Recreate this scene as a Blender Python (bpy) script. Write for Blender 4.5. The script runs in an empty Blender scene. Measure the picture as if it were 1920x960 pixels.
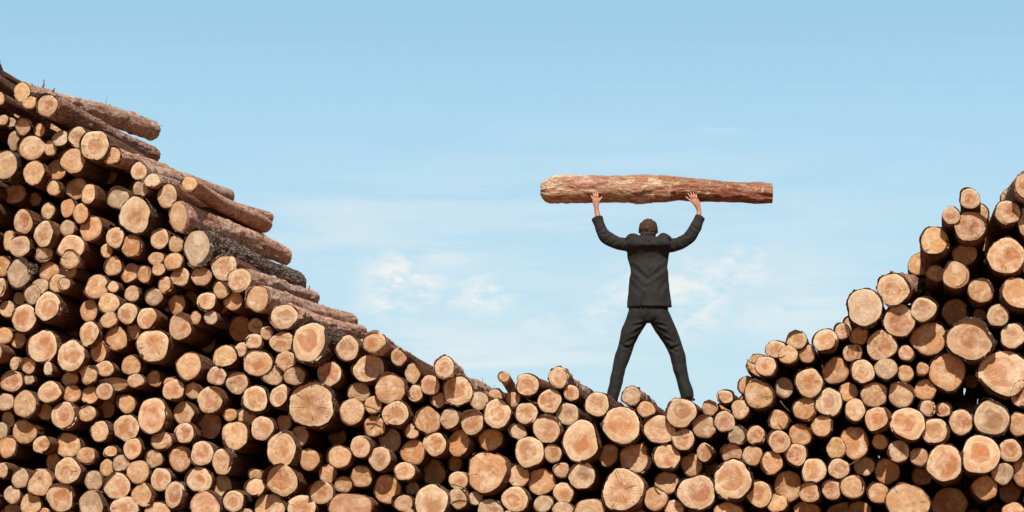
import bpy, math, random
from mathutils import Vector, noise, Matrix
C = bpy.context.scene.collection
scene = bpy.context.scene

# ------------------------------------------------------------------ camera
F = 4370.0                      # focal length in pixels of the 1920 px wide frame
PITCH = math.atan(700 / F)
YAW = math.atan(850 * math.cos(PITCH) / F)
CAM = Vector((22.0 * math.sin(YAW), -22.0 * math.cos(YAW), 1.6))
Fw = Vector((-math.sin(YAW) * math.cos(PITCH), math.cos(YAW) * math.cos(PITCH), math.sin(PITCH)))
Rt = Vector((math.cos(YAW), math.sin(YAW), 0))
Up = Rt.cross(Fw)
cd = bpy.data.cameras.new('camera'); cam = bpy.data.objects.new('camera', cd); C.objects.link(cam)
cd.sensor_width = 36; cd.lens = F / 1920 * 36; cd.clip_end = 3000; cd.clip_start = 0.1
cam.matrix_world = Matrix(((Rt.x, Up.x, -Fw.x, CAM.x), (Rt.y, Up.y, -Fw.y, CAM.y), (Rt.z, Up.z, -Fw.z, CAM.z), (0, 0, 0, 1)))
scene.camera = cam

def ray(px, py):
    return (Fw + Rt * ((px - 960) / F) + Up * ((480 - py) / F))
def at(px, py, y):
    """the point seen at a photograph position, on the vertical plane at depth y"""
    d = ray(px, py); t = (y - CAM.y) / d.y
    return CAM + d * t
def scale(px, py, y):
    """metres per photograph pixel there, and the foreshortening of the plane"""
    d = ray(px, py); t = (y - CAM.y) / d.y
    h = Vector((d.x, d.y)).normalized()
    return t / F, max(0.6, h.y)

# ------------------------------------------------------------------ node helpers
class NT:
    def __init__(s, tree):
        s.t = tree; s.n = tree.nodes; s.l = tree.links
    def node(s, typ, **kw):
        n = s.n.new(typ)
        for k, v in kw.items(): setattr(n, k, v)
        return n
    def put(s, sock, v):
        if isinstance(v, bpy.types.NodeSocket): s.l.new(v, sock)
        elif v is not None: sock.default_value = v
    def math(s, op, a, b=None, c=None, clamp=False):
        n = s.node('ShaderNodeMath', operation=op, use_clamp=clamp)
        s.put(n.inputs[0], a); s.put(n.inputs[1], b); s.put(n.inputs[2], c); return n.outputs[0]
    def vm(s, op, a, b=None, out=0):
        n = s.node('ShaderNodeVectorMath', operation=op)
        s.put(n.inputs[0], a)
        if b is not None:
            if op == 'SCALE': s.put(n.inputs[3], b)
            else: s.put(n.inputs[1], b)
        return n.outputs[out]
    def noise(s, v, sc, det=3, rough=.55, dist=0):
        n = s.node('ShaderNodeTexNoise'); s.put(n.inputs['Vector'], v)
        n.inputs['Scale'].default_value = sc; n.inputs['Detail'].default_value = det
        n.inputs['Roughness'].default_value = rough; n.inputs['Distortion'].default_value = dist
        return n.outputs[0]
    def vor(s, v, sc, feature='F1', rnd=1):
        n = s.node('ShaderNodeTexVoronoi', feature=feature); s.put(n.inputs['Vector'], v)
        n.inputs['Scale'].default_value = sc; n.inputs['Randomness'].default_value = rnd
        return n
    def mr(s, v, a, b, c=0, d=1, smooth=True):
        n = s.node('ShaderNodeMapRange', interpolation_type='SMOOTHSTEP' if smooth else 'LINEAR')
        s.put(n.inputs[0], v)
        for i, q in enumerate((a, b, c, d)): s.put(n.inputs[i + 1], q)
        return n.outputs[0]
    def mix(s, f, a, b, mode='MIX'):
        n = s.node('ShaderNodeMix', data_type='RGBA', blend_type=mode)
        s.put(n.inputs[0], f); s.put(n.inputs[6], a); s.put(n.inputs[7], b); return n.outputs[2]
    def attr(s, name, out='Vector'):
        n = s.node('ShaderNodeAttribute', attribute_name=name); return n.outputs[out]
    def bump(s, h, strength, dist, normal=None):
        n = s.node('ShaderNodeBump'); s.put(n.inputs['Height'], h)
        n.inputs['Strength'].default_value = strength; n.inputs['Distance'].default_value = dist
        if normal is not None: s.put(n.inputs['Normal'], normal)
        return n.outputs[0]
def rgb(r, g, b): return (r, g, b, 1)
def material(name, rough=.85, spec=.25):
    m = bpy.data.materials.new(name); m.use_nodes = True
    nt = NT(m.node_tree); b = m.node_tree.nodes['Principled BSDF']
    b.inputs['Roughness'].default_value = rough
    b.inputs['Specular IOR Level'].default_value = spec
    return m, nt, b

# ------------------------------------------------------------------ materials
def wood_end():
    m, n, b = material('sawn_wood', .88, .15)
    loc = n.attr('loc'); tone = n.attr('tone', 'Color')
    par = n.node('ShaderNodeSeparateColor'); n.l.new(n.attr('par', 'Color'), par.inputs[0])
    heart, seed, kind = par.outputs
    sv = n.node('ShaderNodeCombineXYZ'); n.put(sv.inputs[2], n.math('MULTIPLY', seed, 97.0))
    v = n.vm('ADD', loc, sv.outputs[0])
    warp = n.noise(v, 1.6, 4, .6)
    wob = n.math('MULTIPLY', n.math('SUBTRACT', warp, .5), .42)
    # off-centre pith
    off = n.node('ShaderNodeCombineXYZ')
    n.put(off.inputs[0], n.math('MULTIPLY', n.math('SINE', n.math('MULTIPLY', seed, 77.0)), .13))
    n.put(off.inputs[1], n.math('MULTIPLY', n.math('SINE', n.math('MULTIPLY', seed, 131.0)), .13))
    d = n.vm('SUBTRACT', loc, off.outputs[0])
    r0 = n.vm('LENGTH', d, out=1)
    r = n.math('ADD', r0, wob)
    ring = n.math('SINE', n.math('MULTIPLY', r, 46.0))
    ring2 = n.math('SINE', n.math('ADD', n.math('MULTIPLY', r, 17.0), n.math('MULTIPLY', seed, 31.0)))
    hs = n.math('ADD', n.math('MULTIPLY', n.math('SINE', n.math('MULTIPLY', seed, 211.0)), .09), .54)
    inside = n.mr(n.math('SUBTRACT', r, hs), -.07, .05, 1, 0)
    hcol = n.mix(1, tone, rgb(.80, .63, .58), 'MULTIPLY')
    tone = n.mix(n.math('MULTIPLY', heart, .5), tone, rgb(.68, .52, .35))
    col = n.mix(n.math('MULTIPLY', inside, n.math('ADD', heart, 0)), tone, hcol)
    # edge of the heartwood a touch darker, pith darker
    edge = n.mr(n.math('ABSOLUTE', n.math('SUBTRACT', r, hs)), 0, .05, 1, 0)
    col = n.mix(n.math('MULTIPLY', n.math('MULTIPLY', edge, heart), .6), col, rgb(.33, .17, .08))
    col = n.mix(n.mr(r0, .02, .12, .35, 0), col, rgb(.30, .15, .07))
    col = n.mix(n.mr(ring, -1, 1, .20, 0), col, rgb(.30, .15, .06))
    col = n.mix(n.mr(ring2, -1, 1, .30, 0), col, rgb(.34, .18, .09))
    blot = n.noise(v, 1.3, 5, .65, .4)
    col = n.mix(n.mr(blot, .42, .66, 0, .6), col, rgb(.74, .62, .47))
    blot2 = n.noise(n.vm('ADD', v, (5, 3, 1)), 2.1, 5, .7, .6)
    col = n.mix(n.mr(blot2, .48, .68, 0, .6), col, n.mix(kind, rgb(.46, .20, .09), rgb(.36, .29, .21)))
    # saw marks across the face
    sd = n.node('ShaderNodeVectorRotate', rotation_type='Z_AXIS'); n.put(sd.inputs['Vector'], loc)
    n.put(sd.inputs['Angle'], n.math('MULTIPLY', seed, 40.0))
    saw = n.noise(n.vm('MULTIPLY', n.vm('ADD', sd.outputs[0], sv.outputs[0]), (1.2, 16, 1)), 1.6, 3, .6)
    col = n.mix(n.mr(saw, .38, .70, 0, .28), col, rgb(.33, .17, .09))
    saw_l = n.noise(n.vm('MULTIPLY', n.vm('ADD', sd.outputs[0], (3, 9, 2)), (1.5, 22, 1)), 1.3, 2, .6)
    col = n.mix(n.mr(saw_l, .58, .75, 0, .25), col, rgb(.80, .66, .48))
    # drying cracks running out from the pith
    dirn = n.vm('NORMALIZE', d)
    cn = n.noise(n.vm('ADD', n.vm('SCALE', dirn, 2.6), n.vm('ADD', sv.outputs[0], n.vm('SCALE', loc, .25))), 1.0, 2, .5)
    cw = n.math('ABSOLUTE', n.math('SUBTRACT', cn, .5))
    ck = n.math('MULTIPLY', n.mr(cw, .003, .016, 1, 0), n.mr(n.math('SINE', n.math('MULTIPLY', seed, 57.0)), 0, .5, 0, .75))
    ck = n.math('MULTIPLY', ck, n.mr(n.noise(v, 2.4, 2), .45, .6, 0, 1))
    col = n.mix(ck, col, rgb(.08, .04, .02))
    # dirt specks
    sp = n.noise(v, 9, 3, .7)
    col = n.mix(n.mr(sp, .62, .70, 0, .6), col, rgb(.16, .09, .05))
    # weathering near the rim
    rim = n.math('MULTIPLY', n.mr(n.vm('LENGTH', loc, out=1), .80, 1.0, 0, .75), n.mr(n.noise(v, 3.2, 3), .35, .7, .15, 1))
    col = n.mix(rim, col, n.mix(heart, rgb(.36, .21, .12), rgb(.72, .60, .42)))
    n.put(b.inputs['Base Color'], col)
    h = n.math('ADD', n.math('MULTIPLY', saw, .9), n.math('ADD', n.math('MULTIPLY', sp, .5), n.math('MULTIPLY', ck, -1.2)))
    h = n.math('ADD', h, n.math('MULTIPLY', n.noise(v, 2.2, 3), 1.3))
    n.put(b.inputs['Normal'], n.bump(h, .55, .013))
    return m
def bark():
    m, n, b = material('pine_bark', .9, .15)
    loc = n.attr('loc'); tone = n.attr('tone', 'Color')
    par = n.node('ShaderNodeSeparateColor'); n.l.new(n.attr('par', 'Color'), par.inputs[0])
    heart, seed, kind = par.outputs
    sv = n.node('ShaderNodeCombineXYZ'); n.put(sv.inputs[0], n.math('MULTIPLY', seed, 61.0))
    v = n.vm('ADD', loc, sv.outputs[0])
    vs = n.vm('MULTIPLY', v, (1, .38, 1))
    warp = n.noise(v, 7, 3)
    big = n.noise(v, 2.2, 4, .6, .3)
    flake = n.noise(vs, 22, 5, .7, .8)
    pl = n.vor(vs, 26)
    fine = n.noise(v, 60, 3, .6)
    pink = n.mix(n.mr(big, .35, .65), tone, n.mix(1, tone, rgb(.80, .60, .50), 'MULTIPLY'))
    col = n.mix(n.mr(flake, .42, .62), pink, n.mix(1, tone, rgb(.62, .44, .36), 'MULTIPLY'))
    col = n.mix(n.mr(flake, .60, .72, 0, .7), col, rgb(.56, .44, .31))
    col = n.mix(n.mr(n.noise(v, 11, 4, .7, .5), .54, .66, 0, .85), col, rgb(.12, .07, .05))
    kn = n.vor(v, 5.5).outputs[0]
    col = n.mix(n.mr(kn, .05, .11, .8, 0), col, rgb(.09, .05, .035))
    col = n.mix(n.mr(fine, .35, .7, 0, .35), col, rgb(.06, .04, .03))
    # rough old bark: dark fissures between grey plates
    ve = n.vor(n.vm('MULTIPLY', v, (1, .22, 1)), 30, 'DISTANCE_TO_EDGE')
    fis = n.mr(ve.outputs[0], .02, .16)
    rough = n.mix(fis, rgb(.035, .024, .02), n.mix(n.mr(fine, .3, .7), rgb(.16, .12, .10), rgb(.27, .22, .19)))
    col = n.mix(kind, col, rough)
    n.put(b.inputs['Base Color'], col)
    lump = n.noise(vs, 9, 3, .6, .5)
    h = n.math('ADD', n.math('MULTIPLY', flake, 1.3), n.math('ADD', n.math('MULTIPLY', fine, .3), n.math('MULTIPLY', lump, 1.2)))
    h2 = n.math('ADD', n.math('MULTIPLY', fis, 1.6), n.math('MULTIPLY', fine, .4))
    hm = n.math('ADD', h, n.math('MULTIPLY', kind, n.math('SUBTRACT', h2, h)))
    n.put(b.inputs['Normal'], n.bump(hm, 1.0, .035))
    return m
M_END = wood_end(); M_BARK = bark()

def cloth(name, c, c_pale):
    m, n, b = material(name, .8, .3)
    t = n.node('ShaderNodeTexCoord').outputs['Object']
    w = n.noise(t, 9, 4, .6); f = n.noise(t, 240, 2, .6)
    col = n.mix(n.mr(w, .3, .7), rgb(*c), rgb(*c_pale)); col = n.mix(n.mr(f, .3, .7, 0, .3), col, rgb(c[0]*.5, c[1]*.5, c[2]*.5))  # two cloth tones mixed at random by noise
    n.put(b.inputs['Base Color'], col)
    n.put(b.inputs['Normal'], n.bump(n.math('ADD', n.noise(n.vm('MULTIPLY', t, (1, 1, 1.6)), 6, 2, .5, .4), n.math('MULTIPLY', f, .03)), .35, .03))
    b.inputs['Sheen Weight'].default_value = .04
    return m
M_SUIT = cloth('charcoal_suit_cloth', (.0125, .0135, .0137), (.0185, .0198, .0195))
M_TROU = cloth('charcoal_trouser_cloth', (.012, .013, .0132), (.0175, .0186, .0183))
def simple(name, c, c2, sc, rough=.6, spec=.3, bump=.2, bd=.004):
    m, n, b = material(name, rough, spec)
    t = n.node('ShaderNodeTexCoord').outputs['Object']
    w = n.noise(t, sc, 5, .65)
    n.put(b.inputs['Base Color'], n.mix(n.mr(w, .35, .65), rgb(*c), rgb(*c2)))
    n.put(b.inputs['Normal'], n.bump(w, bump, bd))
    return m
M_SKIN = simple('skin', (.40, .19, .12), (.50, .25, .165), 30, .5, .35)
M_SKIN.node_tree.nodes['Principled BSDF'].inputs['Subsurface Weight'].default_value = .08
M_HAIR = simple('brown_hair', (.022, .013, .008), (.10, .058, .034), 120, .6, .3, 1.0, .012)
M_SHOE = simple('black_leather', (.012, .011, .010), (.02, .018, .016), 20, .35, .5)
M_EYE = simple('eye', (.6, .6, .58), (.65, .62, .6), 20, .2, .5)
M_SOIL = simple('soil', (.28, .14, .065), (.38, .20, .10), 3.0, .95, .1, .8, .05)
M_TWIG = simple('dry_twig', (.10, .06, .04), (.20, .14, .09), 40, .9, .1)

# ------------------------------------------------------------------ mesh builders
class Geo:
    """collects vertices, faces and per-face / per-point attributes for one mesh object"""
    def __init__(s): s.v = []; s.f = []; s.loc = []; s.tone = []; s.par = []; s.mi = []
    def add(s, verts, locs, faces, tone, par, mi=0):
        o = len(s.v); s.v += verts; s.loc += locs
        for f in faces:
            s.f.append([i + o for i in f]); s.tone.append(tone); s.par.append(par); s.mi.append(mi)
    def build(s, name, mats, parent=None, smooth=True):
        me = bpy.data.meshes.new(name); me.from_pydata(s.v, [], s.f)
        a = me.attributes.new('loc', 'FLOAT_VECTOR', 'POINT'); a.data.foreach_set('vector', [q for p in s.loc for q in p])
        a = me.attributes.new('tone', 'FLOAT_COLOR', 'FACE'); a.data.foreach_set('color', [q for p in s.tone for q in (*p, 1)])
        a = me.attributes.new('par', 'FLOAT_COLOR', 'FACE'); a.data.foreach_set('color', [q for p in s.par for q in (*p, 1)])
        for m in mats: me.materials.append(m)
        me.polygons.foreach_set('material_index', s.mi)
        me.polygons.foreach_set('use_smooth', [smooth] * len(s.f))
        me.update()
        o = bpy.data.objects.new(name, me); C.objects.link(o)
        if parent: o.parent = parent
        return o

def log_geo(rx, rz, L, tone, heart, seed, kind, btone, slope=(0, 0), n=32, rings=20, tilt=(0, 0), origin=(0, 0, 0), lobed=0.0, jag=0.0, grow=1.0):
    """bark Geo data and cut-end Geo data for one log; its end is centred on origin, its body runs to +Y"""
    R = random.Random(int(seed * 1e6) + 7)
    ph = [R.uniform(0, 6.28) for _ in range(9)]
    amp = [0, 0, .028, .022 + lobed, .015 + lobed * .6, .013, .010, .008, .006]
    def out(t):
        return 1 + sum(amp[k] * math.cos(k * t + ph[k]) for k in range(2, 9))
    rr = (rx + rz) / 2
    bt = .035 + .05 * kind + R.uniform(0, .02)          # bark thickness relative to the radius
    ox, oy, oz = origin
    ths = [2 * math.pi * i / n for i in range(n)]
    def face_y(x, z): return tilt[0] * x + tilt[1] * z
    # cut end: concentric rings, slightly uneven
    fv = [(ox, oy, oz)]; fl = [(0, 0, 0)]; ff = []
    fr = (.35, .7, .93, .985)
    for q, s in enumerate(fr):
        for t in ths:
            k = out(t) * s
            if jag: k *= 1 + (jag * .10 * (noise.noise((math.cos(t) * 5, math.sin(t) * 5, seed * 50))) if q > 1 else 0)
            x, z = rx * k * math.cos(t), rz * k * math.sin(t)
            y = face_y(x, z) + (.004 if q == 3 else 0) + .008 * noise.noise((x * 9, z * 9, seed * 31)) * (1 + 1.5 * jag)
            fv.append((ox + x, oy + y, oz + z)); fl.append((math.cos(t) * s, math.sin(t) * s, 0))
    for i in range(n):
        j = (i + 1) % n; ff.append((0, 1 + i, 1 + j))
        for q in range(len(fr) - 1):
            a = 1 + q * n; ff.append((a + i, a + n + i, a + n + j, a + j))
    # bark
    bv = []; bl = []; bf = []
    ys = [L * (i / (rings - 1)) ** 1.7 for i in range(rings)]
    ys = [-1] + ys
    for q, y in enumerate(ys):
        for t in ths:
            c, s_ = math.cos(t), math.sin(t)
            k = out(t)
            if q == 0:
                kk = k * .975; yy = .010
            else:
                f = y / L
                nz = noise.noise((c * 2.2 + seed * 40, s_ * 2.2, y * 1.7)) * .07 + noise.noise((c * 5 + seed * 20, s_ * 5, y * 7)) * (.045 + .05 * kind) + ((.45 * max(0, noise.noise((c * 2.2 + seed * 70, s_ * 2.2, y * 4.5)) - .28) + .07 * noise.noise((c * 3 + seed * 30, s_ * 3, y * 3)) + .05 * noise.noise((c * 9 + seed * 30, s_ * 9, y * 16))) if rings > 40 else 0)
                kk = (k + (1 - k) * min(1, f * 2)) * (1 + bt + nz) * (1 + (grow - 1) * f)
                yy = y
                if q == 1:
                    yy = .004 + .022 * max(0, noise.noise((c * 4, s_ * 4, seed * 77 + 3))) + .012 * kind * noise.noise((c * 11, s_ * 11, seed * 7))
                    kk *= 1 - .012 + (.03 if n < 60 else .075) * noise.noise((c * 9, s_ * 9, seed * 17)) * (1 + 1.5 * kind) + (.06 * noise.noise((c * 19, s_ * 19, seed * 27)) if n >= 60 else 0)
            x, z = rx * kk * c, rz * kk * s_
            fy = face_y(x, z) * max(0, 1 - y / .3) if y < .3 else 0
            cx = slope[0] * max(y, 0) + .02 * math.sin(y * 1.3 + seed * 9) * min(1, y); cz = slope[1] * max(y, 0) + .015 * math.sin(y * 1.7 + seed * 20) * min(1, y)
            bv.append((ox + x + cx, oy + yy + fy, oz + z + cz)); bl.append((x, y, z))
    for q in range(len(ys) - 1):
        for i in range(n):
            j = (i + 1) % n; a = q * n
            bf.append((a + i, a + n + i, a + n + j, a + j))
    # far end
    base = (len(ys) - 1) * n
    cv = [bv[base + i] for i in range(n)]; cl = [(math.cos(t), math.sin(t), 0) for t in ths]
    cx = sum(p[0] for p in cv) / n; cy = sum(p[1] for p in cv) / n; cz = sum(p[2] for p in cv) / n
    cv = cv + [(cx, cy, cz)]; cl.append((0, 0, 0)); cf = [((i + 1) % n, i, n) for i in range(n)]
    par = (heart, seed, kind)
    return (bv, bl, bf, btone, par), (fv, fl, ff, tone, par), (cv, cl, cf, tone, par)
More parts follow.
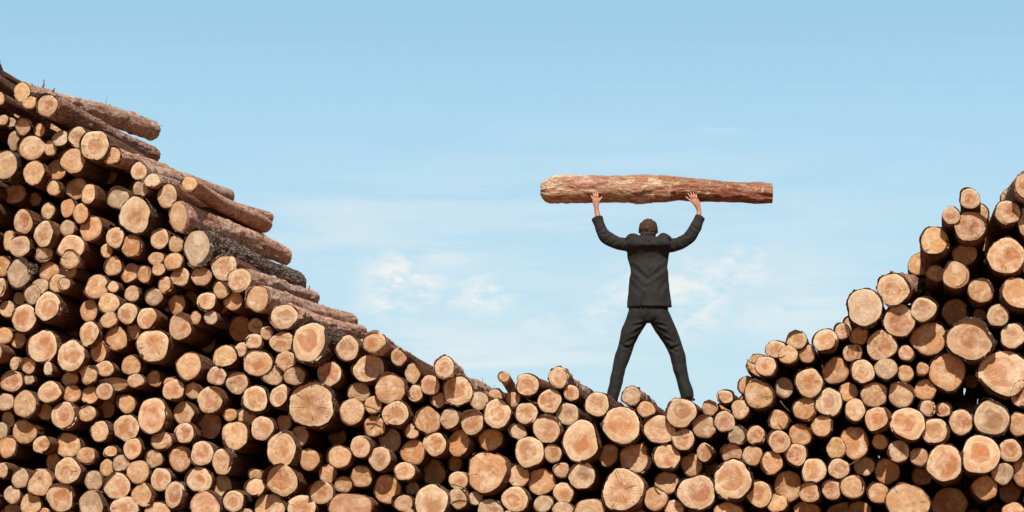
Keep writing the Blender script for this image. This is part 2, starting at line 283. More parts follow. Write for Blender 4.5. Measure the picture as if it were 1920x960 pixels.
# ------------------------------------------------------------------ the pile: x y rx ry tone heart depth, four units to a photograph pixel, per area
AREAS = {
(0,720): """40 135 62 65 t0 3|185 150 82 95 p0 2|370 60 85 78 p1 2|540 72 60 65 o0 4|680 85 70 72 o0 5|783 55 60 65 p1 2|950 150 60 68 o0 5|1145 240 110 132 o1 2|60 265 50 62 t0 6|340 208 58 60 y0 6|480 238 95 98 r1 3|652 220 62 62 p0 4|790 185 70 65 o0 7|185 355 88 92 o0 5|745 355 68 75 p0 3|948 330 92 98 o1 5|55 470 62 82 o0 5|322 455 78 65 o1 2|510 460 85 92 o0 5|645 535 65 62 o0 4|1210 425 75 72 p0 3|825 510 48 45 o0 4|992 485 65 78 o1 2|400 585 50 72 o0 6|15 645 50 58 p0 2|150 705 62 75 t0 3|300 740 88 98 p0 2|505 650 92 98 p1 1|910 597 65 65 t0 3|805 628 58 62 y0 4|1035 660 82 88 p0 2|1155 560 62 65 p0 3|1205 715 75 82 p1 2|700 725 65 72 t0 3|450 850 95 105 o1 2|875 765 90 98 p1 2|90 830 60 65 t0 3|230 900 75 85 p0 4|690 900 95 105 t0 1|935 930 98 85 p1 2|1070 832 82 90 p0 2|1180 960 95 75 p0 2|100 950 70 50 o0 7|330 970 60 40 o0 4|520 985 45 35 t0 5|10 350 45 60 t0 5""",
(320,720): """20 45 78 80 o1 3|165 50 62 60 p0 3|295 118 95 98 p1 1|630 118 92 105 p1 2|822 95 80 88 p1 2|1055 155 165 160 p1 1|105 215 85 88 y0 5|290 310 98 98 o0 7|445 232 50 48 o0 4|570 245 70 68 y0 5|100 370 70 78 r1 3|480 390 98 108 p0 4|685 332 82 88 p1 2|850 292 55 60 o0 6|968 388 62 72 p0 5|830 490 105 130 o1 1|1250 395 65 70 o0 9|70 560 78 95 o0 4|235 520 82 88 r1 2|388 580 78 95 p1 1|1035 565 78 80 o0 6|1264 545 84 82 p0 2|215 720 90 92 o1 2|378 770 75 85 y0 5|635 685 45 45 o0 5|635 775 65 65 p0 2|835 722 105 115 p1 1|1178 672 65 72 o0 7|30 832 75 98 r1 1|260 915 115 105 r0 2|470 878 72 80 p1 2|750 930 120 105 p0 4|555 975 60 40 p0 3|980 930 100 100 p1 2|1130 815 82 85 p1 2""",
(640,720): """250 315 75 80 o0 4|365 425 85 88 t0 6|150 468 85 80 p1 2|530 355 50 58 p0 4|540 510 92 92 o0 5|700 450 82 88 p1 2|645 275 95 100 o0 4|820 262 78 80 p0 3|978 285 82 95 p1 1|890 445 98 98 o0 5|1168 222 98 105 p1 2|1120 415 85 82 o0 5|290 560 82 90 t1 2|150 690 85 85 y0 5|14 755 64 62 y0 4|475 655 75 68 p1 2|345 790 95 108 o0 6|530 780 52 48 t0 7|700 670 92 98 o0 8|850 595 55 58 o0 8|880 722 78 65 o1 3|1100 665 158 150 o0 4|67 930 158 110 r0 2|465 895 65 62 t0 2|675 890 125 130 p1 1|505 970 55 35 p0 2|878 855 75 75 t1 3|1010 855 55 55 t0 4|1120 940 95 75 t1 3""",
(960,720): """8 115 52 58 r0 4|110 10 85 85 p1 2|-60 -55 40 40 p0 0|350 -50 75 75 p1 1|282 128 85 92 p1 2|445 67 55 60 r1 2|108 222 82 82 y1 3|415 225 82 82 t1 3|638 152 85 92 p1 1|895 88 68 70 t0 2|1005 190 65 60 p0 3|262 335 100 105 p1 2|515 430 132 152 o1 1|820 310 135 138 o1 1|1110 340 115 105 p1 2|1265 215 110 108 t1 1|1285 415 77 82 p1 3|50 358 55 62 t0 4|130 510 108 112 p1 2|305 520 65 68 y1 3|725 535 78 85 o0 6|925 560 112 112 o0 5|1160 548 95 95 o1 3|50 690 78 80 p0 4|220 732 100 98 o0 5|370 645 60 58 p0 4|522 685 98 98 t1 2|1160 740 88 80 o0 5|832 795 150 155 p1 1|385 815 75 75 p1 3|22 865 97 92 p1 2|235 900 70 65 t0 2|380 945 75 65 t0 1|585 960 115 95 p0 2|1075 862 82 88 p0 3|1215 935 70 65 p0 4|950 985 70 45 o0 7""",
(1280,720): """315 100 58 55 p1 3|205 180 60 58 r0 4|430 190 65 72 p0 4|570 75 105 108 p0 3|760 25 68 75 t0 6|948 -10 98 105 o1 2|710 140 45 48 o0 9|160 320 90 82 t0 3|315 280 72 78 r1 3|412 385 70 75 t0 4|550 385 65 72 r1 3|715 272 75 75 o0 5|725 432 80 80 o1 2|920 188 88 88 o0 3|1098 138 92 105 t1 3|1242 60 72 68 o0 5|1045 315 78 82 p0 4|885 380 85 85 o0 5|850 532 78 82 r1 3|1292 195 74 85 p0 3|1150 480 72 78 y0 5|1290 440 100 120 o0 5|165 512 60 68 p1 3|365 520 78 75 r0 4|522 535 72 75 o0 4|665 590 80 88 o0 4|68 603 78 85 o0 6|210 630 65 62 o0 8|375 722 138 145 p1 1|575 825 88 98 y1 3|790 765 100 112 o0 6|985 650 88 92 o1 3|1170 635 75 75 p1 3|948 812 75 75 p1 2|1118 792 72 72 r1 3|1275 770 85 88 p0 2|705 895 75 68 y0 4|105 815 135 128 r1 2|340 965 105 75 o0 3|930 955 100 70 o0 7|1210 970 115 85 o0 8|60 985 70 45 o0 8""",
(1600,720): """155 80 95 92 p0 4|360 80 95 95 p0 4|540 40 78 82 o0 5|183 265 95 95 o1 2|408 300 128 122 o1 1|560 182 58 60 r1 4|672 195 52 52 r1 4|618 358 98 98 p1 2|808 285 90 90 r1 2|1035 255 125 125 t1 1|1245 300 75 90 o0 4|203 430 58 60 p0 5|338 505 80 80 t1 3|492 545 65 68 r0 4|685 592 130 132 o1 1|955 530 140 142 o1 1|1178 500 82 85 o1 3|1120 670 78 80 t0 3|1265 660 70 108 o0 5|80 615 80 70 y0 7|250 650 92 98 o0 7|513 690 70 70 o0 8|985 775 95 90 o0 4|1175 810 82 78 o0 8|190 820 75 75 o0 6|405 895 158 140 p0 1|720 900 130 120 o0 8|1200 960 82 68 o0 3|50 940 80 60 o0 8|1275 80 90 98 r1 3""",
(1600,480): """85 385 128 135 t1 0|300 250 115 118 p1 1|345 485 115 115 r1 2|525 400 90 88 t1 2|615 130 62 65 o0 6|770 145 95 98 p0 2|955 258 90 92 p0 3|765 425 98 100 o0 8|1085 445 80 80 p1 3|950 445 50 48 o0 8|1225 285 118 125 o0 3|50 595 60 68 o0 4|210 670 105 112 p1 2|570 620 130 120 o0 6|395 728 55 58 r0 4|875 628 160 150 o1 1|1195 600 88 90 p1 3|15 725 50 62 o0 4|70 865 82 88 p1 2|245 845 82 80 t0 2|390 880 60 62 o0 4|520 845 45 48 o0 4|705 870 130 135 o0 5|1130 880 175 175 p1 4|890 940 50 50 o0 9""",
(1600,280): """875 370 72 75 p1 0|735 495 65 65 t1 0|875 575 112 112 r1 0|612 692 102 110 y0 1|835 790 88 85 o0 6|1150 805 140 135 o1 3|1158 475 92 90 r1 1|1290 265 70 100 p1 0|1290 540 55 105 r1 2""",
(1280,480): """855 628 72 70 p1 1|700 705 78 72 p1 3|790 740 70 68 p0 1|932 732 62 65 r0 3|622 825 76 75 o1 1|1072 635 88 88 p1 1|1198 565 55 60 r1 3|1255 728 52 62 o1 4|1145 860 95 98 o0 5|1290 605 40 50 o0 4""",
(0,480): """20 75 65 78 o0 3|140 130 80 108 t0 2|330 -5 58 50 p0 4|525 25 65 72 p0 1|368 118 70 68 o0 4|515 115 55 48 o0 4|5 235 35 70 p1 2|440 205 75 70 p0 2|478 210 46 45 p0 1|300 230 65 60 t0 3|245 290 55 75 t0 3|145 318 45 48 y0 6|845 75 62 75 o0 5|980 130 68 78 o0 6|1080 138 52 62 o0 2|1170 20 58 50 p0 3|1187 100 48 50 p0 2|1240 218 55 62 p0 3|725 230 80 90 o0 4|848 232 40 42 p0 3|990 282 55 60 p0 3|1152 305 65 65 t0 3|815 352 72 78 y0 3|1275 355 55 70 o0 7|50 400 55 68 o0 5|180 465 88 100 r1 2|360 382 92 112 p1 1|665 410 65 80 o0 5|955 430 70 78 p1 3|815 478 58 62 p0 2|1110 470 82 85 p1 2|1000 565 52 60 o0 5|25 598 62 62 o0 4|135 630 55 60 o0 5|545 570 45 50 o0 9|320 680 100 125 o1 2|670 585 78 92 p1 2|870 620 75 90 o0 4|1145 672 115 120 p1 1|535 750 105 112 p1 1|745 718 70 78 o0 4|785 845 65 58 o1 3|985 820 72 78 o0 4|115 808 42 55 p0 3|212 820 52 60 o1 3|360 845 32 52 w0 2|85 940 80 75 r1 2|-60 720 70 70 t0 0|665 885 68 70 p0 3|525 920 60 58 y0 5|1160 920 62 62 o0 5|1015 935 62 50 p0 3|1270 950 45 40 r0 4|845 965 100 50 p0 3|210 925 45 40 t0 4""",
(320,480): """20 40 70 65 o0 2|400 85 95 95 p1 2|515 180 85 85 p1 1|70 155 68 70 p1 3|230 150 75 72 p0 3|378 255 60 62 p0 2|470 330 75 75 o0 4|645 318 80 100 p0 2|150 320 48 62 o0 8|265 342 68 72 p1 2|45 360 62 75 o0 6|378 388 40 50 o0 7|187 462 42 50 o0 3|300 460 50 52 w0 3|70 530 85 95 o1 2|850 455 92 92 t1 1|1045 650 130 148 p1 0|525 545 85 90 o0 8|635 525 52 58 r1 6|720 578 50 48 p1 3|620 640 60 58 p1 3|835 645 88 75 p1 2|275 655 70 70 o0 9|530 700 50 52 r1 5|135 825 90 98 p0 1|403 760 88 90 y0 4|650 800 105 98 o1 2|862 790 75 75 r1 2|768 895 72 72 t0 3|928 900 78 70 t0 1|345 900 72 68 r1 3|497 952 76 82 r1 3|1190 885 88 92 r1 2""",
(640,560): """45 370 78 95 t1 1|245 320 82 75 o1 0|432 435 62 65 p1 3|205 530 112 105 r1 3|548 562 75 80 p0 4|665 648 70 72 r1 2|555 710 55 62 p1 3|730 757 52 58 r0 4|362 675 110 112 p0 2|772 515 70 80 p1 0|875 690 108 105 p1 2|1030 765 70 68 t0 3|130 705 80 75 p0 4|80 845 85 100 p0 2|238 795 62 65 p0 3|405 865 95 95 p1 1""",
(0,240): """105 95 48 75 t0 5|240 148 88 92 p0 3|450 78 55 62 t0 3|295 15 40 48 y0 3|580 70 72 78 p1 3|378 150 48 58 y0 3|708 130 100 110 p1 1|838 208 62 65 p0 3|545 245 85 95 p0 2|40 278 80 105 p0 1|255 338 80 92 p0 2|420 315 75 75 o0 6|790 345 80 80 o0 9|1040 325 55 68 y1 2|1142 395 55 55 w0 1|405 450 50 58 p0 3|110 495 78 72 o0 7|255 535 48 50 o0 8|575 455 75 80 o0 6|670 498 62 75 p0 2|1055 455 60 65 t0 2|885 525 80 82 t0 5|1252 510 68 90 p0 4|15 550 25 55 o0 8|1012 650 115 132 p1 1|360 620 50 62 y0 5|505 600 50 70 o0 4|605 640 58 78 o0 3|175 700 75 90 o1 2|340 795 92 98 p1 2|505 750 55 60 t0 3|680 750 80 95 o0 4|862 820 68 75 p1 3|990 885 78 82 o0 3|1195 830 65 75 p1 3|70 845 45 75 y0 4|145 885 75 80 t1 2|535 890 95 85 p1 2|530 950 45 40 p1 1|800 920 45 55 o0 5|330 935 62 48 t0 3""",
(320,280): """65 500 72 115 p0 1|140 258 52 55 y0 1|205 740 105 130 t0 1|40 710 55 65 p0 3""",
(0,100): """165 290 60 75 y0 2|222 368 55 50 y0 1|355 390 70 80 r1 0|170 548 55 62 p0 3|0 340 30 50 y0 3|20 500 40 40 t0 3|80 520 40 35 t0 4|-120 -16 60 62 t0 0""",
}
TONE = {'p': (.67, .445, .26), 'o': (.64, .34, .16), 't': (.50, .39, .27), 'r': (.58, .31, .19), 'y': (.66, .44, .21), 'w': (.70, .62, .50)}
DEPTH = {0: -.20, 1: -.06, 2: -.03, 3: 0, 4: .03, 5: .085, 6: .14, 7: .24, 8: .40, 9: .65}
RND = random.Random(11)
LOGS = []
for (ax, ay), rows in AREAS.items():
    for row in rows.split('|'):
        a = row.split()
        LOGS.append(dict(px=ax + float(a[0]) / 4, py=ay + float(a[1]) / 4, rx=float(a[2]) / 4, ry=float(a[3]) / 4, tone=a[4][0], heart=int(a[4][1]), d=int(a[5])))
# logs whose body does not run straight back (tangent of the sideways and upward lean), rough old bark, long stubs
SPECIAL = {
    (131, 486): dict(end=(215, 507, 20)), (1675, 542): dict(end=(1735, 543, 18)), (1922, 346): dict(end=(1864, 440, 20)),
    (1889, 399): dict(slope=(-.06, 0)), (945, 706): dict(end=(975, 748, 9)),
    (371, 465): dict(kind=.9, end=(556, 530, 21)), (1621, 576): dict(kind=.55, jag=.2, tilt=(.02, .04), d=-.14), (584, 759): dict(kind=.35, jag=.5), (10, 309): dict(kind=.9),
    (1859, 784): dict(kind=.7), (1819, 637): dict(kind=.5, jag=.4), (1168, 919): dict(jag=.6), (581, 642): dict(kind=.75), (1465, 0): dict(),
    (915, 886): dict(jag=.3), (1165, 797): dict(kind=.4), (1374, 900): dict(kind=.5, jag=.8), (1456, 944): dict(jag=1.2), (210, 721): dict(jag=1.5),
    (166, 701): dict(lobed=.09, jag=.5), (657, 792): dict(kind=.3), (41, 172): dict(end=(284, 244, 18), stub=1), (89, 197): dict(end=(284, 290, 15), kind=.45), (260, 321): dict(end=(428, 366, 14)), (355, 344): dict(end=(492, 424, 15)), (285, 339): dict(end=(498, 408, 12), kind=.3), (336, 405): dict(end=(538, 480, 16)), (209, 292): dict(end=(420, 376, 17)), (420, 496): dict(end=(568, 556, 15), kind=.4), (449, 525): dict(end=(585, 557, 14)), (481, 560): dict(end=(660, 606, 16)), (532, 594): dict(end=(672, 625, 13)), (701, 640): dict(end=(818, 714, 13)), (833, 689): dict(end=(880, 726, 14)), (859, 732): dict(end=(937, 751, 16)), (1047, 708): dict(end=(1100, 748, 15)), (1184, 742): dict(end=(1220, 766, 15)), (-30, 96): dict(end=(18, 192, 15)), (35, 512): dict(kind=.8),
}
def special(l):
    for (x, y), s in SPECIAL.items():
        if abs(l['px'] - x) < 3 and abs(l['py'] - y) < 3: return s
    return {}
for l in LOGS:
    R = RND; s = special(l)
    l['seed'] = R.random()
    d = s.get('d', DEPTH[l['d']]) + R.uniform(-.012, .012)
    l['y'] = d
    w, cosn = scale(l['px'], l['py'], d)
    l['c'] = at(l['px'], l['py'], d)
    l['wx'] = l['rx'] * w / cosn * 1.03; l['wz'] = l['ry'] * w * 1.03
    t = TONE[l['tone']]; k = R.uniform(.74, 1.06); h = R.uniform(-.07, .06)
    l['col'] = (t[0] * k, t[1] * k * (1 + h), t[2] * k * (1 + 2.2 * h))
    l['kind'] = s.get('kind', R.choice([0, 0, 0, .05, .12, .3]) if l['ry'] > 14 else R.uniform(0, .15))
    l['slope'] = s.get('slope', (R.gauss(0, .008), R.gauss(0, .006)))
    l['jag'] = s.get('jag', R.choice([0, 0, 0, .2, .4])); l['lobed'] = s.get('lobed', R.choice([0, 0, .008, .02]))
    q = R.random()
    bt = (.27, .14, .09) if q < .5 else ((.24, .11, .06) if q < .8 else (.24, .16, .12))  # dark bark tints for inner logs: shade put into the colour
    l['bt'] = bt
    l['tilt'] = s.get('tilt', (R.gauss(0, .07), R.gauss(0, .07)))
    l['L'] = 3.0 + R.uniform(-.12, .12) - max(0, d) * .5
    l['grow'] = R.uniform(.84, 1.06)
for l in LOGS:
    s = special(l)
    if 'end' in s:
        l['bt'] = R.choice([(.90, .66, .55), (.84, .58, .46), (.76, .61, .52)])  # paler bark on exposed top logs: sunlight put into the tint
        ex, ey, er = s['end']; y1 = l['y'] + l['L']; e = at(ex, ey, y1)
        l['slope'] = ((e.x - l['c'].x) / l['L'], (e.z - l['c'].z) / l['L'])
        l['grow'] = er * scale(ex, ey, y1)[0] / l['wz']
    else: l['slope'] = (l['slope'][0], l['slope'][1])
print('logs', len(LOGS))
LOGS.sort(key=lambda l: -(l['wx'] * l['wz']))
BIG = LOGS[:300]; SMALL = LOGS[300:]
# ------------------------------------------------------------------ labels: each log is named by its look and by the striking log it lies against
ANCHORS = [  # photograph place, a short name anyone can find, words that follow "log" in the anchor's own label
 (584, 759, 'the slope’s very largest log'), (581, 642, 'the cream-ringed log on the slope edge'), (371, 465, 'the rough grey-barked slope log'),
 (253, 402, 'the large smooth log high on the left'), (175, 272, 'the orange-hearted log near the left summit'), (89, 197, 'the topmost orange-hearted left log'),
 (10, 309, 'the pale log cut by the left edge'), (90, 576, 'the far-projecting left log'), (80, 650, 'the large orange left log'),
 (134, 667, 'the large left log with creamy rim'), (286, 648, 'the big round pale slope log'), (286, 780, 'the tall orange lower-left log'),
 (45, 596, 'the pink-hearted log by the left edge'), (126, 882, 'the creamy log near bottom left'), (112, 932, 'the orange log at bottom left'),
 (172, 945, 'the large tan log on the bottom edge'), (528, 842, 'the tall orange log under the slope'), (529, 900, 'the orange-hearted log low on the left'),
 (440, 818, 'the half-shaded pale log under the slope'), (385, 945, 'the reddish log on the bottom edge left'), (657, 952, 'the wide ragged log at bottom left-centre'),
 (809, 942, 'the round log at bottom centre-left'), (915, 882, 'the huge half-shaded log bottom centre'), (741, 777, 'the pink-faced log below the left slope'),
 (732, 729, 'the round tan log at the slope foot'), (691, 692, 'the side-shaded log at the slope foot'), (859, 732, 'the pale log at the dip’s left end'),
 (933, 775, 'the tan log left of the dip'), (1025, 804, 'the pink-hearted dip log'), (1089, 827, 'the big orange log left underfoot'),
 (1165, 797, 'the huge log between the feet'), (1168, 919, 'the huge notched log below the man'), (992, 848, 'the pale log low in the dip'),
 (1276, 774, 'the rough log under the right foot'), (1237, 805, 'the teardrop log right underfoot'), (1306, 924, 'the huge pink-hearted bottom log'),
 (1374, 900, 'the big ragged bottom log'), (1477, 911, 'the large log with shaded top right'), (1422, 739, 'the half-shaded log right of the dip'),
 (1554, 754, 'the plain tan log low right'), (1526, 882, 'the orange log low right'), (1702, 795, 'the huge heart-ringed log low right'),
 (1771, 868, 'the huge round log bottom right'), (1839, 852, 'the huge knotted log bottom right'), (1859, 784, 'the big bark-edged log far right'),
 (1701, 944, 'the huge plain log on the bottom edge'), (1819, 637, 'the huge orange log right of centre-right'), (1882, 700, 'the largest log on the right edge'),
 (1621, 576, 'the ragged-barked log jutting left'), (1675, 542, 'the sideways log on the right slope'), (1686, 601, 'the red-hearted log on the right slope'),
 (1652, 648, 'the tan log inside the right slope'), (1887, 481, 'the huge cracked log upper right'), (1819, 424, 'the cream-ringed log atop the right pile'),
 (1753, 453, 'the yellow log on the right slope edge'), (1906, 551, 'the big log at the right edge'), (1776, 697, 'the shadow-topped log right'),
]
def article(s): return s
def direction(dx, dy):
    a = math.degrees(math.atan2(-dy, dx)) % 360
    return ['to the right of', 'up and right of', 'above', 'up and left of', 'to the left of', 'down and left of', 'below', 'down and right of'][int((a + 22.5) // 45) % 8]
TN = {'p': 'pale', 'o': 'orange', 't': 'tan', 'r': 'reddish', 'y': 'yellowish', 'w': 'whitish'}
def size_word(l):
    r = l['ry']
    return 'very large' if r > 30 else 'large' if r > 23.5 else 'medium' if r > 18 else 'small'
anch = {}
for ax, ay, nm in ANCHORS:
    best = min(BIG, key=lambda l: (l['px'] - ax) ** 2 + (l['py'] - ay) ** 2)
    if math.hypot(best['px'] - ax, best['py'] - ay) > 14 or id(best) in anch: print('anchor?', ax, ay, nm, best['px'], best['py']); continue
    anch[id(best)] = (best, nm)
used_labels = set()
for l in BIG:
    shade = ', deep in shade' if l['d'] >= 7 else ''
    look = f"{size_word(l)} {TN[l['tone']]}{' ringed' if l['heart'] else ''} log end{shade}"
    if id(l) in anch:
        lab = anch[id(l)][1]
        lab = lab[4:] if lab.startswith('the ') else lab
        lab = {'slope’s very largest log': 'very largest log of the left slope, pale with ragged bark'}.get(lab, lab + ', sawn end facing forward')
    else:
        opts = sorted(anch.values(), key=lambda a: math.hypot(a[0]['px'] - l['px'], a[0]['py'] - l['py']))
        lab = None
        for a, nm in opts[:6]:
            dx, dy = l['px'] - a['px'], l['py'] - a['py']; dist = math.hypot(dx, dy)
            touch = dist < (l['ry'] + a['ry']) * 1.22
            for dn in (('touching' if touch else 'near'),):
                cand = f"{look}, {'just ' if touch else ''}{direction(dx, dy)} {nm}"
                if cand not in used_labels and len(cand.split()) <= 16: lab = cand; break
            if lab: break
        if lab is None: print('nolabel', l['px'], l['py']); lab = look + ' in the pile'
    lab = lab.replace('’', "'"); used_labels.add(lab); l['label'] = lab

# ------------------------------------------------------------------ build the individual logs
def make_log(l, name='log'):
    e = bpy.data.objects.new(name, None); C.objects.link(e); e.location = l['c']; e.empty_display_size = .1
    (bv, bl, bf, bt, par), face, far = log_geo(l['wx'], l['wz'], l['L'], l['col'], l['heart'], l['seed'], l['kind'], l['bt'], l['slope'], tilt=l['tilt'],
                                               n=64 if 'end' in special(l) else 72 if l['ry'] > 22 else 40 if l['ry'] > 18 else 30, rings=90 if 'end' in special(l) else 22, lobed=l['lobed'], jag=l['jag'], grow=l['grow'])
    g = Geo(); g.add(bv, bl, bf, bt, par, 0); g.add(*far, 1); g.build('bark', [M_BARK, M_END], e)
    g = Geo(); g.add(*face, 0); g.build('cut_end', [M_END], e)
    return e
LOGO = []
for l in BIG:
    e = make_log(l); l['obj'] = e; LOGO.append(e)
    e['label'] = l['label']; e['category'] = 'log'; e['group'] = 'logs stacked in the pile'

# ------------------------------------------------------------------ the rest of the pile: small ends, deep ones, and the logs that carry it, one object
rest = Geo()
def add_rest(px, py, ry, y, tone='o', heart=0, lo=True, L=3.0, l=None):
    R = RND
    if l is None:
        t = TONE[tone]; k = R.uniform(.85, 1.08)
        w, cosn = scale(px, py, y)
        l = dict(c=at(px, py, y), wx=ry * w, wz=ry * w, col=tuple(q * k for q in t), heart=heart, seed=R.random(), kind=R.uniform(0, .25),
                 bt=(.24, .12, .075), slope=(R.gauss(0, .008), R.gauss(0, .006)), tilt=(R.gauss(0, .03), R.gauss(0, .04)), L=L, lobed=.01, jag=.1)  # bark tint here is darkened for shade too, like the inner logs
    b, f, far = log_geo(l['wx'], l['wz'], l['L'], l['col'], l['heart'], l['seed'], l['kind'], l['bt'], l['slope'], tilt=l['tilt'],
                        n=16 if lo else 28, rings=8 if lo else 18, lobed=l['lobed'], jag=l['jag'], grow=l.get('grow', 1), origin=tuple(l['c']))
    rest.add(*b, 0); rest.add(*f, 1); rest.add(*far, 1)
for l in SMALL: add_rest(0, 0, 0, 0, lo=False, l=l)
circles = [(l['px'], l['py'], (l['rx'] + l['ry']) / 2) for l in LOGS]
prof = []
def top_at(x):
    ys = [l['py'] for l in LOGS if abs(l['px'] - x) < 26 + l['rx'] * .5]
    return min(ys) if ys else 960
def pack(x0, x1, ytop, y1, n, r0, r1, seed, keep, squeeze=.93):
    R = random.Random(seed); out = []
    for k in range(n):
        x = R.uniform(x0, x1); yt = ytop(x); y = R.uniform(yt, y1)
        if y < yt: continue
        rad = R.uniform(r0, r1) * (1.0 if k < n * .4 else .72)
        if all((x - a) ** 2 + (y - b) ** 2 > ((rad + c) * squeeze) ** 2 for a, b, c in keep):
            keep.append((x, y, rad)); out.append((x, y, rad))
    return out
# beyond the left and right edge of the frame, and below it down to the soil
side = pack(-210, -12, lambda x: 150 + x * -.1, 1500, 3000, 16, 27, 3, circles)
side += pack(1935, 2140, lambda x: 300 - (x - 1935) * .5, 1500, 3000, 16, 27, 4, circles)
bottom = pack(-20, 1945, lambda x: 975, 1500, 9000, 18, 30, 5, circles, .95)
for x, y, r in side + bottom:
    p = at(x, y, 0); w, _ = scale(x, y, 0)
    if p.z - r * w < .01: continue
    t = random.Random(int(x * 7 + y)).choice('poptr')
    add_rest(x, y, r, RND.uniform(-.05, .08), t, RND.choice([0, 1]))
# deeper logs behind the gaps
deep = []
deepk = []
deep = pack(-40, 1960, lambda x: top_at(x) + 27, 1000, 12000, 14, 22, 6, deepk, .9)
for x, y, r in deep:
    if math.hypot(x - 1842, y - 745) < 72: continue
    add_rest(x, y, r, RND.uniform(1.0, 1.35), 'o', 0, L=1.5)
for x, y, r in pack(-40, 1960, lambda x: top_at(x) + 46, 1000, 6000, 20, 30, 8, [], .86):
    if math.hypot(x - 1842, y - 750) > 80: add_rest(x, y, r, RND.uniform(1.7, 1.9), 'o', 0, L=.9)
ro = rest.build('log_pile', [M_BARK, M_END])
ro['kind'] = 'stuff'; ro['label'] = 'mass of smaller and deeper logs filling the pile between the big ends'

# ------------------------------------------------------------------ branch stubs on the top logs, loose twigs
def spike(name, a, b, r, parent=None, bend=.0, r1=.25):
    n = 8; segs = 6; d = (b - a); L = d.length; t = d.normalized(); u = t.orthogonal().normalized(); w = t.cross(u)
    vs = []; fs = []
    for q in range(segs + 1):
        f = q / segs; c = a + d * f + u * bend * math.sin(f * 3.1) * L; rr = r * (1 - f * (1 - r1)) * (1 + .15 * math.sin(q * 9))
        for i in range(n):
            th = 6.2832 * i / n; vs.append(c + u * rr * math.cos(th) + w * rr * math.sin(th))
    for q in range(segs):
        for i in range(n):
            j = (i + 1) % n; fs.append((q * n + i, q * n + j, q * n + n + j, q * n + n + i))
    fs.append(tuple(range(n - 1, -1, -1))); fs.append(tuple(range(segs * n, segs * n + n)))
    o0 = parent.location if parent else a
    me = bpy.data.meshes.new(name); me.from_pydata([tuple(v - o0) for v in vs], [], fs); me.materials.append(M_TWIG)
    me.polygons.foreach_set('use_smooth', [True] * len(fs)); me.update()
    o = bpy.data.objects.new(name, me); C.objects.link(o)
    if parent: o.parent = parent
    else: o.location = a
    return o
def stub(lx, ly, f, ang, ln, r=.012, bend=.1):
    """a branch stub at fraction f along the log whose end stands at lx, ly"""
    l = min(LOGS, key=lambda l: math.hypot(l['px'] - lx, l['py'] - ly))
    if 'obj' not in l: return
    c = l['c']; L = l['L']; k = 1 + (l['grow'] - 1) * f; y = f * L
    p = c + Vector((l['slope'][0] * y, y, l['slope'][1] * y)); rr = l['wz'] * k
    dr = Vector((math.cos(ang), .35, math.sin(ang))).normalized()
    spike('branch_stub', p + dr * rr * .8, p + dr * (rr * .9 + ln), r, l['obj'], bend)
for a in [(41, 172, .12, 1.5, .12, .016), (41, 172, .17, 1.1, .06, .02), (41, 172, .58, 1.45, .17, .004), (41, 172, .55, 1.9, .05, .014), (41, 172, .60, 1.2, .06, .018), (41, 172, .80, 1.5, .05, .016),
          (41, 172, .87, 1.2, .045, .018), (41, 172, .97, .3, .07, .006), (355, 344, .3, 1.5, .07, .014), (355, 344, .55, 1.2, .04, .016), (285, 339, .75, 1.5, .08, .014), (285, 339, .9, 1.3, .05, .014),
          (336, 405, .7, 1.2, .05, .02), (449, 525, .9, 1.3, .05, .014), (260, 321, .5, 1.6, .07, .014), (1819, 424, .02, 4.0, .05, .012), (859, 732, .45, 1.4, .10, .006), (859, 732, .7, 1.2, .07, .006),
          (1560, 637, .05, 1.0, .06, .010), (1436, 686, .05, 2.7, .14, .012), (1675, 542, .5, 1.2, .04, .012), (1922, 346, .3, 2.4, .05, .012), (1922, 346, .5, 2.6, .05, .010), (701, 640, .5, 1.3, .04, .01), (701, 640, .8, 1.2, .05, .008)]:
    stub(*a)
for (x0, y0, x1, y1, yd, r, lab) in [(684, 761, 714, 773, -.10, .008, 'dry twig lying across a pale log end under the left slope'), (695, 805, 712, 777, -.12, .009, 'forked dry twig slanting over an orange log end under the left slope'),
                                 (846, 908, 876, 918, -.13, .007, 'thin dry twig above the bottom edge left of centre'), (1463, 752, 1482, 772, -.08, .006, 'thin bent twig dangling in the right slope hollow'),
                                 (1592, 873, 1612, 862, -.08, .006, 'pale splinter twig sticking out low on the right')]:
    t = spike('twig', at(x0, y0, yd), at(x1, y1, yd + .03), r, None, .06, .6); t['label'] = lab; t['category'] = 'twig'; t['group'] = 'twigs caught between the logs'
# ------------------------------------------------------------------ the man
MX, MY0, MD = 1215, 750, .62
MO = at(MX, MY0, MD)
Hd = Vector((-math.sin(YAW), math.cos(YAW), 0)); Zv = Vector((0, 0, 1))
_a = at(MX + 100, MY0, MD); _dist = (MO - CAM).dot(Fw)
KX = _dist / F; KZ = KX
def mp(px, py, d=0.0):
    """a point of the figure, relative to its base: photograph place and metres away from the viewer"""
    r = ray(px, py); t = ((MO - CAM).dot(Hd) + d) / r.dot(Hd)
    return CAM + r * t - MO
def catmull(pts, sub):
    out = []
    for i in range(len(pts) - 1):
        p0 = pts[max(i - 1, 0)]; p1 = pts[i]; p2 = pts[i + 1]; p3 = pts[min(i + 2, len(pts) - 1)]
        for k in range(sub):
            t = k / sub
            out.append([.5 * ((2 * b) + (-a + c) * t + (2 * a - 5 * b + 4 * c - d) * t * t + (-a + 3 * b - 3 * c + d) * t ** 3) for a, b, c, d in zip(p0, p1, p2, p3)])
    out.append(list(pts[-1])); return out
